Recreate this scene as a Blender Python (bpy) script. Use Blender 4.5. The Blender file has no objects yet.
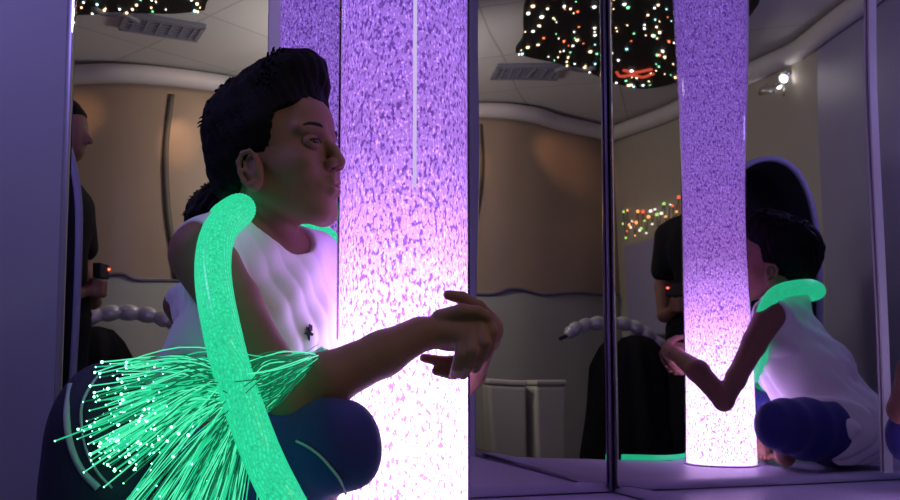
import bpy, math, random
import numpy as np
from mathutils import Vector, Matrix
random.seed(7)
rng = np.random.default_rng(11)
SC = bpy.context.scene
COL = SC.collection
# ------------------------------------------------------------------ camera, world, exposure
CAMZ = 0.26
TILT = math.radians(4.5); SHIFT = 122 / 900 - math.tan(TILT)
cam_d = bpy.data.cameras.new('camera')
cam = bpy.data.objects.new('camera', cam_d); COL.objects.link(cam)
cam_d.sensor_width = 36; cam_d.lens = 36; cam_d.clip_start = 0.01; cam_d.shift_y = SHIFT
cam.location = (0, 0, CAMZ); cam.rotation_euler = (math.pi / 2 + TILT, 0, 0)
SC.camera = cam
W = bpy.data.worlds.new('world'); SC.world = W; W.use_nodes = True
W.node_tree.nodes['Background'].inputs[0].default_value = (0.5, 0.5, 0.6, 1)
W.node_tree.nodes['Background'].inputs[1].default_value = 0.0
SC.view_settings.view_transform = 'Standard'; SC.view_settings.look = 'None'
SC.view_settings.exposure = 0.0; SC.view_settings.gamma = 1; SC.view_settings.use_curve_mapping = False
SC.cycles.max_bounces = 12; SC.cycles.glossy_bounces = 8; SC.cycles.diffuse_bounces = 4
SC.cycles.transparent_max_bounces = 24; SC.cycles.transmission_bounces = 6
SC.cycles.use_denoising = True; SC.cycles.sample_clamp_indirect = 6

def light(name, kind, loc, power, color, size=0.1, target=None, **kw):
    d = bpy.data.lights.new(name, kind); d.energy = power; d.color = color
    if kind == 'AREA': d.size = size
    else: d.shadow_soft_size = size
    for k, v in kw.items(): setattr(d, k, v)
    o = bpy.data.objects.new(name, d); COL.objects.link(o); o.location = loc
    if target is not None:
        o.rotation_euler = (Vector(target) - Vector(loc)).to_track_quat('-Z', 'Y').to_euler()
    return o
light('overhead_fill', 'AREA', (1.25, 0.25, 1.93), 6.0, (1.0, 0.93, 0.84), 0.35, (1.25, 0.25, 0))  # added overhead fill without a fitting, kept out of the mirrors' view
light('room_fill', 'SPOT', (1.35, -.35, 1.45), 38.0, (1.0, .94, .87), 0.12, (-.2, -1.75, 1.62), spot_size=2.3, spot_blend=.5)  # unseen fill added to brighten the ceiling and rear walls
light('blue_fill', 'POINT', (-.98, .90, 1.25), 8.5, (.44, .36, 1.0), 0.08)  # added bluish fill that tints the lavender walls and the boy's back
light('track_light', 'SPOT', (-1.00, -0.66, 1.76), 16.0, (1.0, 0.95, 0.85), 0.02, (-1.12, 0.0, 1.60), spot_size=1.9, spot_blend=0.8)
light('warm_wall_fill', 'SPOT', (0.95, -0.75, 1.9), 7.0, (1.0, 0.62, 0.36), 0.03, (0.25, -1.62, 1.45), spot_size=1.3, spot_blend=0.9)  # added warm wash for the upper rear wall, no fitting behind it
light('warm_patch_fill', 'SPOT', (.35, -.9, 1.88), 26.0, (1.0, .55, .28), 0.02, (-.05, -1.90, 1.62), spot_size=.42, spot_blend=1.0)  # added unseen source, throws a warm patch high on the rear wall
light('warm_patch_fill', 'SPOT', (.55, -.9, 1.88), 14.0, (1.0, .55, .28), 0.02, (.60, -1.6, 1.52), spot_size=.40, spot_blend=1.0)  # second added source for the warm patch further right

# ------------------------------------------------------------------ helpers
CT, ST = math.cos(TILT), math.sin(TILT)
def P(px, py, Y):
    'the place in the room at depth Y that the camera sees at (px, py)'
    u, v = (px - 450) / 900, (250 - py) / 900 + SHIFT
    d = np.array([u, CT - v * ST, ST + v * CT])
    return np.array([0, 0, CAMZ]) + d * (Y / d[1])
C = np.array([.350, 1.965])           # the corner where the two mirrors meet
MD = np.array([-.952, -.305])        # along the rear mirror, from the corner
RD = np.array([.305, -.952])         # along the side mirror, from the corner

def tag(o, label=None, cat=None, group=None, kind=None):
    if label: o['label'] = label
    if cat: o['category'] = cat
    if group: o['group'] = group
    if kind: o['kind'] = kind
    return o
def empty(name, loc=(0, 0, 0), rz=0):
    o = bpy.data.objects.new(name, None); COL.objects.link(o)
    o.location = loc; o.rotation_euler = (0, 0, rz); o.empty_display_size = .05
    return o
def link(name, verts, faces, mat, parent=None, smooth=True, mats=None, fm=None):
    me = bpy.data.meshes.new(name)
    me.from_pydata([tuple(map(float, v)) for v in verts], [], [tuple(int(i) for i in f) for f in faces])
    for m in (mats or [mat]): me.materials.append(m)
    if fm is not None: me.polygons.foreach_set('material_index', fm)
    if smooth: me.polygons.foreach_set('use_smooth', [True] * len(me.polygons))
    me.update()
    o = bpy.data.objects.new(name, me); COL.objects.link(o)
    if parent is not None:
        o.parent = parent
        o.matrix_parent_inverse = parent_inv(parent)
    return o
def parent_inv(p):
    m = Matrix.LocRotScale(p.location, p.rotation_euler, p.scale)
    if p.parent is not None:
        return (p.parent.matrix_basis_world @ m).inverted() if hasattr(p.parent, 'matrix_basis_world') else (world_of(p)).inverted()
    return m.inverted()
def world_of(p):
    m = Matrix.LocRotScale(p.location, p.rotation_euler, p.scale)
    if p.parent is not None: m = world_of(p.parent) @ p.matrix_parent_inverse @ m
    return m

class MB:
    'collects shapes in world space; build() links them as one mesh'
    def __init__(s): s.v, s.f, s.m = [], [], []
    def add(s, v, f, m=0):
        n = len(s.v); s.v += [tuple(map(float, x)) for x in v]
        s.f += [tuple(i + n for i in q) for q in f]; s.m += [m] * len(f)
        return s
    def box(s, c, sz, rz=0, m=0):
        ca, sa = math.cos(rz), math.sin(rz); v = []
        for z in (-.5, .5):
            for x, y in ((-.5, -.5), (.5, -.5), (.5, .5), (-.5, .5)):
                X, Y = x * sz[0], y * sz[1]
                v.append((c[0] + X * ca - Y * sa, c[1] + X * sa + Y * ca, c[2] + z * sz[2]))
        return s.add(v, [(3, 2, 1, 0), (4, 5, 6, 7), (0, 1, 5, 4), (1, 2, 6, 5), (2, 3, 7, 6), (3, 0, 4, 7)], m)
    def tube(s, pts, r, n=8, m=0, cap=True):
        pts = np.array(pts, float); K = len(pts)
        rs = np.full(K, r) if np.isscalar(r) else np.array(r, float)
        t = np.gradient(pts, axis=0); t /= np.linalg.norm(t, axis=1)[:, None] + 1e-12
        a = np.array([0, 0, 1.]) if abs(t[0][2]) < .9 else np.array([1., 0, 0])
        u = np.cross(t[0], a); u /= np.linalg.norm(u); v = []
        for i in range(K):
            u = u - t[i] * np.dot(u, t[i]); u /= np.linalg.norm(u); w = np.cross(t[i], u)
            for k in range(n):
                q = 2 * math.pi * k / n
                v.append(pts[i] + rs[i] * (math.cos(q) * u + math.sin(q) * w))
        f = [(i * n + k, i * n + (k + 1) % n, (i + 1) * n + (k + 1) % n, (i + 1) * n + k) for i in range(K - 1) for k in range(n)]
        if cap: f += [tuple(range(n - 1, -1, -1)), tuple((K - 1) * n + k for k in range(n))]
        return s.add(v, f, m)
    def lathe(s, prof, c=(0, 0, 0), n=48, m=0, M=None):
        v, f = [], []
        for r, z in prof:
            for k in range(n):
                q = 2 * math.pi * k / n
                p = Vector((r * math.cos(q), r * math.sin(q), z))
                if M is not None: p = M @ p
                v.append((p[0] + c[0], p[1] + c[1], p[2] + c[2]))
        for i in range(len(prof) - 1):
            for k in range(n):
                f.append((i * n + k, i * n + (k + 1) % n, (i + 1) * n + (k + 1) % n, (i + 1) * n + k))
        return s.add(v, f, m)
    def ball(s, c, r, n=8, m=0):
        prof = [(max(1e-5, r * math.sin(math.pi * i / n)), -r * math.cos(math.pi * i / n)) for i in range(n + 1)]
        return s.lathe(prof, c, n + 2, m)
    def prism(s, poly, z0, z1, m=0):
        n = len(poly)
        v = [(x, y, z0) for x, y in poly] + [(x, y, z1) for x, y in poly]
        f = [tuple(range(n - 1, -1, -1)), tuple(range(n, 2 * n))] + [(i, (i + 1) % n, n + (i + 1) % n, n + i) for i in range(n)]
        return s.add(v, f, m)
    def build(s, name, mat, parent=None, smooth=True, mats=None):
        return link(name, s.v, s.f, mat, parent, smooth, mats, s.m if mats else None)
def bevel(o, w=.01, seg=3):
    b = o.modifiers.new('bevel', 'BEVEL'); b.width = w; b.segments = seg; b.limit_method = 'ANGLE'
    return o
def spline(pts, n=10):
    pts = [np.array(p, float) for p in pts]; out = []
    q = [2 * pts[0] - pts[1]] + pts + [2 * pts[-1] - pts[-2]]
    for i in range(1, len(q) - 2):
        for k in range(n):
            t = k / n; a, b, c, d = q[i - 1], q[i], q[i + 1], q[i + 2]
            out.append(.5 * ((2 * b) + (-a + c) * t + (2 * a - 5 * b + 4 * c - d) * t * t + (-a + 3 * b - 3 * c + d) * t ** 3))
    out.append(pts[-1]); return np.array(out)

# ------------------------------------------------------------------ materials
def mat(name, col, rough=.6, metal=0, spec=.5, emit=None, es=0, bump=None, var=None, sss=0, alpha=None, sheen=0, coat=0):
    m = bpy.data.materials.new(name); m.use_nodes = True
    nt = m.node_tree; b = nt.nodes['Principled BSDF']; L = nt.links.new
    b.inputs['Base Color'].default_value = (*col, 1); b.inputs['Roughness'].default_value = rough
    b.inputs['Metallic'].default_value = metal; b.inputs['Specular IOR Level'].default_value = spec
    if emit: b.inputs['Emission Color'].default_value = (*emit, 1); b.inputs['Emission Strength'].default_value = es
    if sss: b.inputs['Subsurface Weight'].default_value = sss; b.inputs['Subsurface Radius'].default_value = (.01, .004, .002); b.inputs['Subsurface Scale'].default_value = 1
    if sheen: b.inputs['Sheen Weight'].default_value = sheen
    if coat: b.inputs['Coat Weight'].default_value = coat
    tc = None
    if bump or var:
        tc = nt.nodes.new('ShaderNodeTexCoord')
    if bump:
        n = nt.nodes.new('ShaderNodeTexNoise'); n.inputs['Scale'].default_value = bump[0]; n.inputs['Detail'].default_value = 4
        bp = nt.nodes.new('ShaderNodeBump'); bp.inputs['Strength'].default_value = bump[1]; bp.inputs['Distance'].default_value = bump[2] if len(bump) > 2 else .002
        L(tc.outputs['Object'], n.inputs['Vector']); L(n.outputs['Fac'], bp.inputs['Height']); L(bp.outputs['Normal'], b.inputs['Normal'])
    if var:
        n = nt.nodes.new('ShaderNodeTexNoise'); n.inputs['Scale'].default_value = var[0]; n.inputs['Detail'].default_value = 5
        r = nt.nodes.new('ShaderNodeValToRGB')
        r.color_ramp.elements[0].position = .35; r.color_ramp.elements[1].position = .65
        r.color_ramp.elements[0].color = (*var[1], 1); r.color_ramp.elements[1].color = (*col, 1)
        L(tc.outputs['Object'], n.inputs['Vector']); L(n.outputs['Fac'], r.inputs['Fac']); L(r.outputs['Color'], b.inputs['Base Color'])
    return m
M_skin = mat('skin', (.29, .145, .105), .6, spec=.3, bump=(60, .12, .001), var=(14, (.25, .12, .08)), sss=.15)
M_lip = mat('lip_skin', (.33, .11, .09), .45)
M_hair = mat('black_hair', (.004, .0035, .004), .65, spec=.12, bump=(220, .8, .003))
M_brow = mat('eyebrow_hair', (.02, .013, .01), .8)
M_eye = mat('eye_white', (.22, .19, .19), .3)
M_iris = mat('iris', (.02, .012, .008), .15)
M_vest = mat('white_jersey', (.88, .87, .90), .8, spec=.2, bump=(420, .15, .0006), sheen=.2)
M_short = mat('navy_cloth', (.030, .034, .21), .75, spec=.25, bump=(300, .25, .001), sheen=.15)
M_pipe = mat('pale_piping', (.40, .46, .52), .6)
M_black = mat('black_cloth', (.012, .012, .014), .85, spec=.15, bump=(60, .4, .004))
M_lav = mat('lavender_pad', (.30, .28, .42), .55, bump=(6, .15, .01), var=(3, (.28, .26, .40)))
M_plat = mat('platform_vinyl', (.36, .33, .50), .45, bump=(5, .1, .01))
M_trim = mat('white_trim', (.55, .53, .52), .5)
M_seam = mat('dark_seam', (.14, .12, .20), .35, metal=.4)
M_floor = mat('floor_vinyl', (.16, .15, .17), .5, var=(4, (.13, .12, .14)))
M_cream = mat('cream_vinyl', (.55, .53, .46), .5, bump=(8, .2, .01))
M_chrome = mat('chrome', (.75, .75, .77), .18, metal=1)
M_silver = mat('silver_hose', (.70, .69, .68), .32, metal=.25, coat=.4, bump=(30, .3, .004))
M_vent = mat('vent_metal', (.28, .28, .34), .45, metal=.3)
M_dark = mat('vent_dark', (.02, .02, .025), .8)
M_star = mat('star_panel_cloth', (.006, .006, .008), .6, spec=.2)

def wall_mat(name, low, high, zsplit, gloss):
    m = bpy.data.materials.new(name); m.use_nodes = True; nt = m.node_tree; L = nt.links.new
    b = nt.nodes['Principled BSDF']; b.inputs['Roughness'].default_value = gloss
    tc = nt.nodes.new('ShaderNodeTexCoord'); sp = nt.nodes.new('ShaderNodeSeparateXYZ'); L(tc.outputs['Object'], sp.inputs[0])
    r = nt.nodes.new('ShaderNodeMapRange'); r.inputs[1].default_value = zsplit - .01; r.inputs[2].default_value = zsplit + .01
    L(sp.outputs['Z'], r.inputs[0])
    mx = nt.nodes.new('ShaderNodeMix'); mx.data_type = 'RGBA'
    mx.inputs[6].default_value = (*low, 1); mx.inputs[7].default_value = (*high, 1); L(r.outputs[0], mx.inputs[0])
    n = nt.nodes.new('ShaderNodeTexNoise'); n.inputs['Scale'].default_value = 2.5; L(tc.outputs['Object'], n.inputs['Vector'])
    mr = nt.nodes.new('ShaderNodeMapRange'); mr.inputs[3].default_value = .9; mr.inputs[4].default_value = 1.08; L(n.outputs['Fac'], mr.inputs[0])
    ml = nt.nodes.new('ShaderNodeMix'); ml.data_type = 'RGBA'; ml.blend_type = 'MULTIPLY'; ml.inputs[0].default_value = 1
    L(mx.outputs[2], ml.inputs[6]); L(mr.outputs[0], ml.inputs[7]); L(ml.outputs[2], b.inputs['Base Color'])
    bp = nt.nodes.new('ShaderNodeBump'); bp.inputs['Strength'].default_value = .2; bp.inputs['Distance'].default_value = .01
    L(n.outputs['Fac'], bp.inputs['Height']); L(bp.outputs['Normal'], b.inputs['Normal'])
    return m
M_rear = wall_mat('rear_wall_pads', (.36, .36, .31), (.32, .24, .17), .76, .35)
M_side = wall_mat('side_wall_pads', (.38, .36, .31), (.38, .35, .29), .76, .5)
def ceil_mat():
    m = bpy.data.materials.new('ceiling_tiles'); m.use_nodes = True; nt = m.node_tree; L = nt.links.new
    b = nt.nodes['Principled BSDF']; b.inputs['Roughness'].default_value = .7
    tc = nt.nodes.new('ShaderNodeTexCoord'); mp = nt.nodes.new('ShaderNodeMapping'); mp.inputs['Rotation'].default_value = (0, 0, .25)
    L(tc.outputs['Object'], mp.inputs['Vector'])
    br = nt.nodes.new('ShaderNodeTexBrick'); br.offset = 0; br.inputs['Scale'].default_value = 1
    br.inputs['Brick Width'].default_value = .6; br.inputs['Row Height'].default_value = .6; br.inputs['Mortar Size'].default_value = .006
    br.inputs['Color1'].default_value = (.62, .60, .57, 1); br.inputs['Color2'].default_value = (.58, .56, .54, 1); br.inputs['Mortar'].default_value = (.44, .42, .41, 1)
    L(mp.outputs[0], br.inputs['Vector']); L(br.outputs['Color'], b.inputs['Base Color'])
    return m
M_ceil = ceil_mat()
def mirror_mat():
    m = mat('acrylic_mirror', (.80, .78, .80), .015, metal=1)
    return m
M_mirror = mirror_mat()

def emis(name, col, s):
    return mat(name, (.02, .02, .02), .5, emit=col, es=s)

def column_mat():
    'lit water full of bubbles: a lamp in the base shines up through it'
    m = bpy.data.materials.new('lit_bubbling_water'); m.use_nodes = True; nt = m.node_tree; N = nt.nodes.new; L = nt.links.new
    for n in list(nt.nodes): nt.nodes.remove(n)
    out = N('ShaderNodeOutputMaterial'); em = N('ShaderNodeEmission'); L(em.outputs[0], out.inputs[0])
    tc = N('ShaderNodeTexCoord'); sp = N('ShaderNodeSeparateXYZ'); L(tc.outputs['Object'], sp.inputs[0])
    ramp = N('ShaderNodeValToRGB'); mr = N('ShaderNodeMapRange'); mr.inputs[1].default_value = 0; mr.inputs[2].default_value = 1.7
    L(sp.outputs['Z'], mr.inputs[0]); L(mr.outputs[0], ramp.inputs['Fac'])
    cr = ramp.color_ramp; cr.elements[0].position = 0; cr.elements[0].color = (.72, .46, .90, 1)
    cr.elements[1].position = 1; cr.elements[1].color = (.16, .09, .46, 1)
    for p, c in ((.10, (.72, .46, .92)), (.18, (.66, .38, .90)), (.26, (.52, .25, .82)), (.36, (.40, .18, .72)), (.47, (.31, .15, .66))):
        e = cr.elements.new(p); e.color = (*c, 1)
    mp = N('ShaderNodeMapping'); mp.inputs['Scale'].default_value = (1, 1, .55); L(tc.outputs['Object'], mp.inputs['Vector'])
    n1 = N('ShaderNodeTexNoise'); n1.inputs['Scale'].default_value = 215; n1.inputs['Detail'].default_value = 1.5; L(mp.outputs[0], n1.inputs['Vector'])
    r1 = N('ShaderNodeValToRGB'); r1.color_ramp.elements[0].position = .37; r1.color_ramp.elements[0].color = (.36, .28, .48, 1)
    r1.color_ramp.elements[1].position = .50; r1.color_ramp.elements[1].color = (1, 1, 1, 1); L(n1.outputs['Fac'], r1.inputs['Fac'])
    n2 = N('ShaderNodeTexNoise'); n2.inputs['Scale'].default_value = 330; n2.inputs['Detail'].default_value = 1; L(mp.outputs[0], n2.inputs['Vector'])
    r2 = N('ShaderNodeMapRange'); r2.inputs[1].default_value = .55; r2.inputs[2].default_value = .72; r2.inputs[3].default_value = 1; r2.inputs[4].default_value = 2.2
    L(n2.outputs['Fac'], r2.inputs[0])
    dk = N('ShaderNodeMapRange'); dk.inputs[1].default_value = .1; dk.inputs[2].default_value = .55; dk.inputs[3].default_value = .12; dk.inputs[4].default_value = 0
    L(sp.outputs['Z'], dk.inputs[0]); dl = N('ShaderNodeMix'); dl.data_type = 'RGBA'; dl.blend_type = 'SUBTRACT'; dl.inputs[0].default_value = 1
    mx = N('ShaderNodeMix'); mx.data_type = 'RGBA'; mx.blend_type = 'MULTIPLY'; mx.inputs[0].default_value = 1
    L(r1.outputs[0], dl.inputs[6]); sc_ = N('ShaderNodeCombineXYZ'); [L(dk.outputs[0], sc_.inputs[i]) for i in range(3)]; L(sc_.outputs[0], dl.inputs[7])
    L(ramp.outputs[0], mx.inputs[6]); L(dl.outputs[2], mx.inputs[7]); L(mx.outputs[2], em.inputs[0])
    st = N('ShaderNodeMapRange'); st.inputs[1].default_value = .12; st.inputs[2].default_value = .62; st.inputs[3].default_value = 6.0; st.inputs[4].default_value = 1.15
    st.interpolation_type = 'SMOOTHSTEP'; L(sp.outputs['Z'], st.inputs[0])
    ma = N('ShaderNodeMath'); ma.operation = 'MULTIPLY'; L(st.outputs[0], ma.inputs[0]); L(r2.outputs[0], ma.inputs[1]); L(ma.outputs[0], em.inputs[1])
    return m
def shell_mat():
    m = bpy.data.materials.new('clear_acrylic'); m.use_nodes = True; nt = m.node_tree; N = nt.nodes.new; L = nt.links.new
    for n in list(nt.nodes): nt.nodes.remove(n)
    out = N('ShaderNodeOutputMaterial'); mx = N('ShaderNodeMixShader'); tr = N('ShaderNodeBsdfTransparent'); gl = N('ShaderNodeBsdfGlossy')
    tr.inputs[0].default_value = (.97, .96, .99, 1); gl.inputs['Roughness'].default_value = .05; gl.inputs[0].default_value = (.9, .9, .9, 1)
    fr = N('ShaderNodeFresnel'); fr.inputs[0].default_value = 1.22
    L(fr.outputs[0], mx.inputs[0]); L(tr.outputs[0], mx.inputs[1]); L(gl.outputs[0], mx.inputs[2]); L(mx.outputs[0], out.inputs[0])
    return m
M_column = column_mat(); M_shell = shell_mat()
def bundle_mat():
    m = mat('glowing_green_fibre', (.02, .12, .08), .3, emit=(.03, .78, .38), es=1.0)
    nt = m.node_tree; N = nt.nodes.new; L = nt.links.new; b = nt.nodes['Principled BSDF']
    tc = N('ShaderNodeTexCoord'); n = N('ShaderNodeTexNoise'); n.inputs['Scale'].default_value = 260; n.inputs['Detail'].default_value = 2
    L(tc.outputs['Object'], n.inputs['Vector'])
    r = N('ShaderNodeMapRange'); r.inputs[1].default_value = .35; r.inputs[2].default_value = .7; r.inputs[3].default_value = .62; r.inputs[4].default_value = 1.15
    L(n.outputs['Fac'], r.inputs[0]); L(r.outputs[0], b.inputs['Emission Strength'])
    return m
M_bundle = bundle_mat()
M_strand = mat('green_fibre_strand', (.02, .15, .09), .3, emit=(.02, .75, .34), es=.8)
M_tip = emis('fibre_tip', (.25, 1.0, .55), 7)

# ------------------------------------------------------------------ room
ZF, ZC, ZT = -.35, 1.96, 1.86
Ml = C + MD * 1.115; Re = C + RD * .88
room = [tuple(Ml), (-1.15, 1.57), (-1.20, 1.0), (-1.10, -.40), (-.42, -2.2), (.30, -1.62), (1.6, -1.5), (1.6, .5), (1.1, .86), (.67, .93), tuple(Re), tuple(C)]
def out_poly(poly, d):
    'offset each edge outward, used for wall thickness'
    return poly
def wall(name, a, b, m, z0=ZF, z1=ZC, th=.06, z00=None):
    a, b = np.array(a, float), np.array(b, float); t = (b - a) / np.linalg.norm(b - a)
    cen = np.array([.2, .4]); n = np.array([-t[1], t[0]])
    if np.dot(n, cen - a) > 0: n = -n
    p = [a - t * .0, b, b + n * th + t * .0, a + n * th]
    mb = MB().prism([tuple(x) for x in p] if (p[1][0] - p[0][0]) * (p[2][1] - p[1][1]) - (p[1][1] - p[0][1]) * (p[2][0] - p[1][0]) > 0 else [tuple(x) for x in p[::-1]], z0, z1)
    return tag(mb.build(name, m, smooth=False), kind='structure')
wall('wall_front_left', room[0], room[1], M_lav)
wall('wall_left_pad', room[1], room[2], M_lav)
wall('wall_left_front', room[2], room[3], M_lav)
wall('wall_left', room[3], room[4], M_side)
rw = spline([(-.42, -2.2, 0), (-.12, -1.93, 0), (.30, -1.64, 0), (.8, -1.55, 0), (1.25, -1.52, 0), (1.6, -1.5, 0)], 12)
vv, ff = [], []
for p in rw:
    for oy in (0, -.06): vv += [(p[0], p[1] + oy, ZF), (p[0], p[1] + oy, ZC)]
for i in range(len(rw) - 1):
    a_ = i * 4; b_ = a_ + 4; ff += [(a_, a_ + 1, b_ + 1, b_), (a_ + 2, b_ + 2, b_ + 3, a_ + 3)]
tag(link('wall_rear', vv, ff, M_rear), kind='structure')
wall('wall_right', room[6], room[7], M_side)
wall('wall_right_corner', room[7], room[8], M_side)
wall('wall_right_return', room[8], room[9], M_lav)
wall('wall_front_right', room[9], room[10], M_lav)
mw = .012
nM = np.array([-.305, .952]); nR = np.array([.952, .305])
wall('wall_behind_mirror', tuple(C + nM * .03 + nR * .03), tuple(Ml + nM * .03), M_lav)
wall('wall_beside_mirror', tuple(Re + nR * .03), tuple(C + nM * .03 + nR * .03), M_lav)
tag(MB().prism([(x * 1.05, y * 1.03) for x, y in room[::-1]], ZF - .05, ZF).build('floor', M_floor, smooth=False), kind='structure')
tag(MB().prism([(x * 1.05, y * 1.03) for x, y in room[::-1]], ZC, ZC + .05).build('ceiling', M_ceil, smooth=False), kind='structure')
# rounded cove band below the ceiling
cv = spline([(-1.13, .95, ZT + .03), (-1.06, -.38, ZT + .03), (-.92, -.80, ZT + .03), (-.45, -2.02, ZT + .03), (-.32, -2.04, ZT + .03), (.0, -1.80, ZT + .03), (.32, -1.57, ZT + .03), (1.0, -1.50, ZT + .03), (1.58, -1.45, ZT + .03)], 8)
tag(MB().tube(cv, .055, 12).build('trim_1', M_trim), kind='structure')
# dark gap between the upper and lower wall pads, wavy like the vinyl's edge
gp = spline([(-.40, -2.15, .765), (-.12, -1.915, .775), (.10, -1.755, .75), (.30, -1.630, .78), (.42, -1.598, .745), (.8, -1.542, .765), (1.25, -1.512, .76), (1.58, -1.492, .77)], 8)
tag(MB().tube(gp, .011, 6).build('trim_2', M_seam), kind='structure')
vs = spline([(.53, -1.58, 1.80), (.52, -1.58, 1.5), (.55, -1.572, 1.2), (.59, -1.568, .95), (.61, -1.565, .77)], 8)
tag(MB().tube(vs, .02, 8).build('trim_3', mat('dark_door_gap', (.10, .085, .065), .6)), kind='structure')

# platform
plat = [tuple(C + nM * .02 + nR * .02), tuple(Ml + nM * .02), (-.66, .95), (-.1, .93), (.06, 1.24), (.36, 1.19), tuple(Re + nR * .0)]
pf = MB().prism(plat, ZF, 0).build('platform', M_plat, smooth=False); bevel(pf, .015)
tag(pf, 'low lavender padded vinyl platform the lit tube stands on', 'platform')

# mirrors: thin acrylic sheets, slightly wavy
def mirror(name, a, d, length, nrm, z0, z1, amp, seed, label, uoff=0):
    r = random.Random(seed); nx, nz = 70, 80; v = []; f = []
    ph = [r.uniform(0, 6.28) for _ in range(6)]
    for s in (0, 1):
        for j in range(nz + 1):
            for i in range(nx + 1):
                u = length * i / nx; z = z0 + (z1 - z0) * j / nz
                w = amp * (math.sin(7 * u + 3.1 * z + ph[0]) + .6 * math.sin(11 * z - 4 * u + ph[1]) + .35 * math.sin(19 * u + 5 * z + ph[2]) + .3 * math.sin(17 * z + ph[3]))
                p = a + d * u + nrm * (s * .004 + w)
                v.append((p[0], p[1], z))
    K = (nx + 1) * (nz + 1)
    for j in range(nz):
        for i in range(nx):
            q = [j * (nx + 1) + i, j * (nx + 1) + i + 1, (j + 1) * (nx + 1) + i + 1, (j + 1) * (nx + 1) + i]
            f.append(tuple(q)); f.append(tuple(k + K for k in q[::-1]))
    edge = [i for i in range(nx + 1)] + [j * (nx + 1) + nx for j in range(1, nz + 1)] + [nz * (nx + 1) + i for i in range(nx - 1, -1, -1)] + [j * (nx + 1) for j in range(nz - 1, 0, -1)]
    for i in range(len(edge)):
        x, y = edge[i], edge[(i + 1) % len(edge)]; f.append((x, x + K, y + K, y))
    o = link(name, v, f, M_mirror); return tag(o, label, 'mirror')
mirror('wall_mirror', C, MD, 1.115, nM, 0.004, 1.78, .00035, 3, 'tall wavy acrylic mirror on the wall behind the boy and the purple tube')
mirror('wall_mirror', C, RD, .88, nR, 0.004, 1.78, .0003, 8, 'tall acrylic mirror on the right, showing the boy from behind')
ms = MB().tube([(C[0] - .004, C[1] - .006, .003), (C[0] - .004, C[1] - .006, .9), (C[0] - .004, C[1] - .006, 1.78)], .0034, 8)
tag(ms.build('trim_4', M_seam), kind='structure')
q = C + MD * .735 - nM * .006
tag(MB().box((q[0], q[1], .90), (.022, .006, 1.76), math.atan2(MD[1], MD[0])).build('trim_5', mat('pale_joint_strip', (.75, .74, .76), .35), smooth=False), kind='structure')

# ------------------------------------------------------------------ bubble tube
TX, TY = -.07, 1.35
bt = tag(empty('bubble_tube', (TX, TY, 0)), 'glowing purple bubble column in clear acrylic that the boy hugs', 'bubble tube')
MB().lathe([(1e-4, .005), (.0965, .005), (.0965, .4), (.0965, .8), (.0965, 1.2), (.0965, 1.70), (1e-4, 1.70)], (TX, TY, 0), 96).build('water_column', M_column, bt)
MB().lathe([(.0985, .004), (.1, .004), (.1, .9), (.1, 1.80), (.0985, 1.80)], (TX, TY, 0), 96).build('acrylic_tube', M_shell, bt)
MB().tube([(TX + .020, TY - .0945, .52), (TX + .020, TY - .0945, .9), (TX + .020, TY - .0945, 1.7)], .0027, 10).build('highlight_line', emis('highlight_glow', (.72, .62, .95), .85), bt)  # glowing rod imitates a highlight running down the acrylic, not a real part
MB().lathe([(.1005, 0), (.1025, 0), (.1025, .003), (.1005, .004), (.1005, 0)], (TX, TY, 0), 64).build('base_ring', M_plat, bt)
MB().lathe([(1e-4, 1.80), (.105, 1.80), (.105, 1.95), (1e-4, 1.95)], (TX, TY, 0), 64).build('top_cap', M_trim, bt)

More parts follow.
